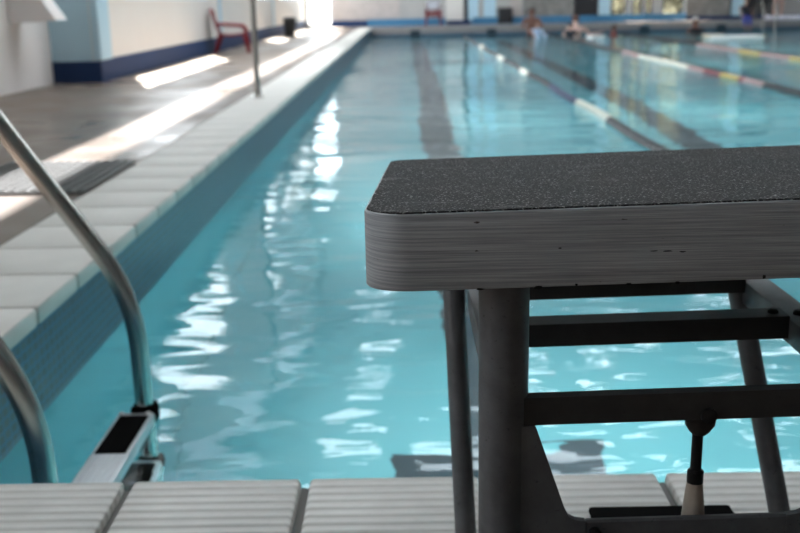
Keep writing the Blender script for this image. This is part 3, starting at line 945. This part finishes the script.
# white foam things at the far end
ft = thing('foam_float', 'white foam raft floating on the water before the far wall', 'float', (6.95, 21.6, ZW + .01))
bm = boxb((-.55, -.26, -.02), (.55, .26, .06), .03, 3)
obj('raft', bm, M['white_cap'], ft, True)
for sx in (-.57, .57):
    obj('grab_handle', tube(nb(), fillet([(sx * .9, -.14, .03), (sx * 1.1, -.14, .04), (sx * 1.1, .14, .04), (sx * .9, .14, .03)], .05), .012, 8), COL['y'], ft, True)
f2 = thing('kickboard', 'small white kickboard floating between the swimmers', 'kickboard', (4.40, 23.7, ZW + .005), .3)
obj('deck', prism(nb(), [(-.16, -.2), (.16, -.2), (.17, .05), (.12, .18), (0, .24), (-.12, .18), (-.17, .05)], 'z', -.01, .05), M['white_cap'], f2)
obj('stripe', boxb((-.10, -.19, .045), (.10, -.15, .052)), COL['y'], f2)
f3 = thing('kickboard', 'beige kickboard floating left of the white foam raft', 'kickboard', (7.0, 23.3, ZW + .005), .9)
obj('deck', prism(nb(), [(-.18, -.2), (.18, -.2), (.19, .05), (.13, .18), (0, .24), (-.13, .18), (-.19, .05)], 'z', -.01, .04), plain('beige_foam', (.62, .50, .38), .5), f3)
f4 = thing('gym_mat', 'pale lilac-white foam mat lying on the far pool edge at the right', 'mat', (10.05, 27.10, .003))
obj('cushion', boxb((-.52, -.17, 0), (.75, .22, .10), .03, 3), plain('lilac_white_foam', (.72, .70, .80), .5), f4, True)
obj('piping', tube(nb(), fillet([(-.50, -.168, .05), (.73, -.168, .05)], .01), .008, 6), M['white_cap'], f4, True)
# chrome rails at the far edge
fl = thing('grab_rail', 'curved chrome grab rails at the far pool edge beside the standing adult', 'handrail', (9.50, 27.05, .0))
for sx in (-.16, .16):
    obj('handrail', tube(nb(), fillet([(sx, -.28, -.9), (sx, -.28, .20), (sx, -.06, .52), (sx, .28, .42), (sx, .32, .004)], [.1, .2, .2]), .02, 12), M['stainless'], fl, True)
for z in (-.45, -.75):
    obj('tread', boxb((-.15, -.31, z), (.15, -.24, z + .03), .005), M['stainless_step'], fl)

# ------------------------------------------------------------------ light
w = bpy.data.worlds.new('sky'); bpy.context.scene.world = w; w.use_nodes = True
nt = w.node_tree; bg = nt.nodes['Background']
tc = N(nt, 'ShaderNodeTexCoord'); sp = N(nt, 'ShaderNodeSeparateXYZ'); nt.links.new(tc.outputs['Generated'], sp.inputs[0])
r = ramp(nt, [(.0, (.80, .76, .70)), (.48, (.97, .96, .95)), (.62, (.95, .96, .97)), (1, (.95, .965, .99))])
mr = N(nt, 'ShaderNodeMapRange'); mr.inputs['From Min'].default_value = -1; nt.links.new(sp.outputs[2], mr.inputs['Value'])
nt.links.new(mr.outputs[0], r.inputs[0]); nt.links.new(r.outputs[0], bg.inputs['Color'])
bg.inputs['Strength'].default_value = 6.0
sun = bpy.data.lights.new('sun', 'SUN'); sun.energy = 75; sun.angle = math.radians(.6); sun.color = (1, .93, .83)
so = bpy.data.objects.new('sun', sun); C.objects.link(so)
d = Vector((.316, -.949, 0)) * 1.0 + Vector((0, 0, -1.52))
so.rotation_euler = d.to_track_quat('-Z', 'Y').to_euler(); so.location = (-20, 40, 40)
def portal(c, sx, sy, direction):
    a = bpy.data.lights.new('portal', 'AREA'); a.shape = 'RECTANGLE'; a.size = sx; a.size_y = sy
    a.cycles.is_portal = True
    o = bpy.data.objects.new('portal', a); C.objects.link(o); o.location = c
    o.rotation_euler = Vector(direction).to_track_quat('-Z', 'Y').to_euler()
portal((4.05, 9.5, ZC + .02), 12.8, 13.9, (0, 0, -1))
portal((3.7, 23.05, ZC + .02), 10.1, 5.8, (0, 0, -1))
portal((-2.33, YF + .26, 1.5), .75, 3.0, (0, -1, 0))
portal((6.7, YF + .26, 1.3), 2.1, 2.6, (0, -1, 0))
portal((-3.30, .08, 1.92), 1.4, 2.0, (1, 0, 0))
portal((WLX - .07, 19.2, 1.96), 18.2, 2.5, (1, 0, 0))
portal((WLX - .07, 14.75, 6.3), 27.2, 1.7, (1, 0, 0))

# ------------------------------------------------------------------ camera
F, pitch, roll, yaw, h = 1000.0, math.radians(14.85), math.radians(-1.15), math.radians(-.47), .66
cy, sy = math.cos(yaw), math.sin(yaw)
f = Vector((sy * math.cos(pitch), cy * math.cos(pitch), -math.sin(pitch)))
Rr = Vector((cy, -sy, 0)); U = Rr.cross(f)
c_, s_ = math.cos(roll), math.sin(roll)
R2 = c_ * Rr + s_ * U; U2 = -s_ * Rr + c_ * U
cam = bpy.data.cameras.new('camera'); co = bpy.data.objects.new('camera', cam); C.objects.link(co)
co.matrix_world = Matrix(((R2.x, U2.x, -f.x, 0), (R2.y, U2.y, -f.y, 0), (R2.z, U2.z, -f.z, h), (0, 0, 0, 1)))
cam.sensor_width = 36; cam.lens = 36 * F / 800
cam.clip_start = .02; cam.clip_end = 200
cam.dof.use_dof = True; cam.dof.focus_distance = .85; cam.dof.aperture_fstop = 8.0; cam.dof.aperture_blades = 7
sc = bpy.context.scene
sc.camera = co
sc.view_settings.view_transform = 'Standard'; sc.view_settings.look = 'None'; sc.view_settings.gamma = 1; sc.view_settings.use_curve_mapping = False
sc.view_settings.exposure = 0.40
sc.cycles.use_denoising = True
sc.cycles.caustics_reflective = True; sc.cycles.caustics_refractive = True
sc.cycles.max_bounces = 10; sc.cycles.transparent_max_bounces = 12; sc.cycles.transmission_bounces = 8
sc.cycles.sample_clamp_indirect = 6; sc.cycles.blur_glossy = .5
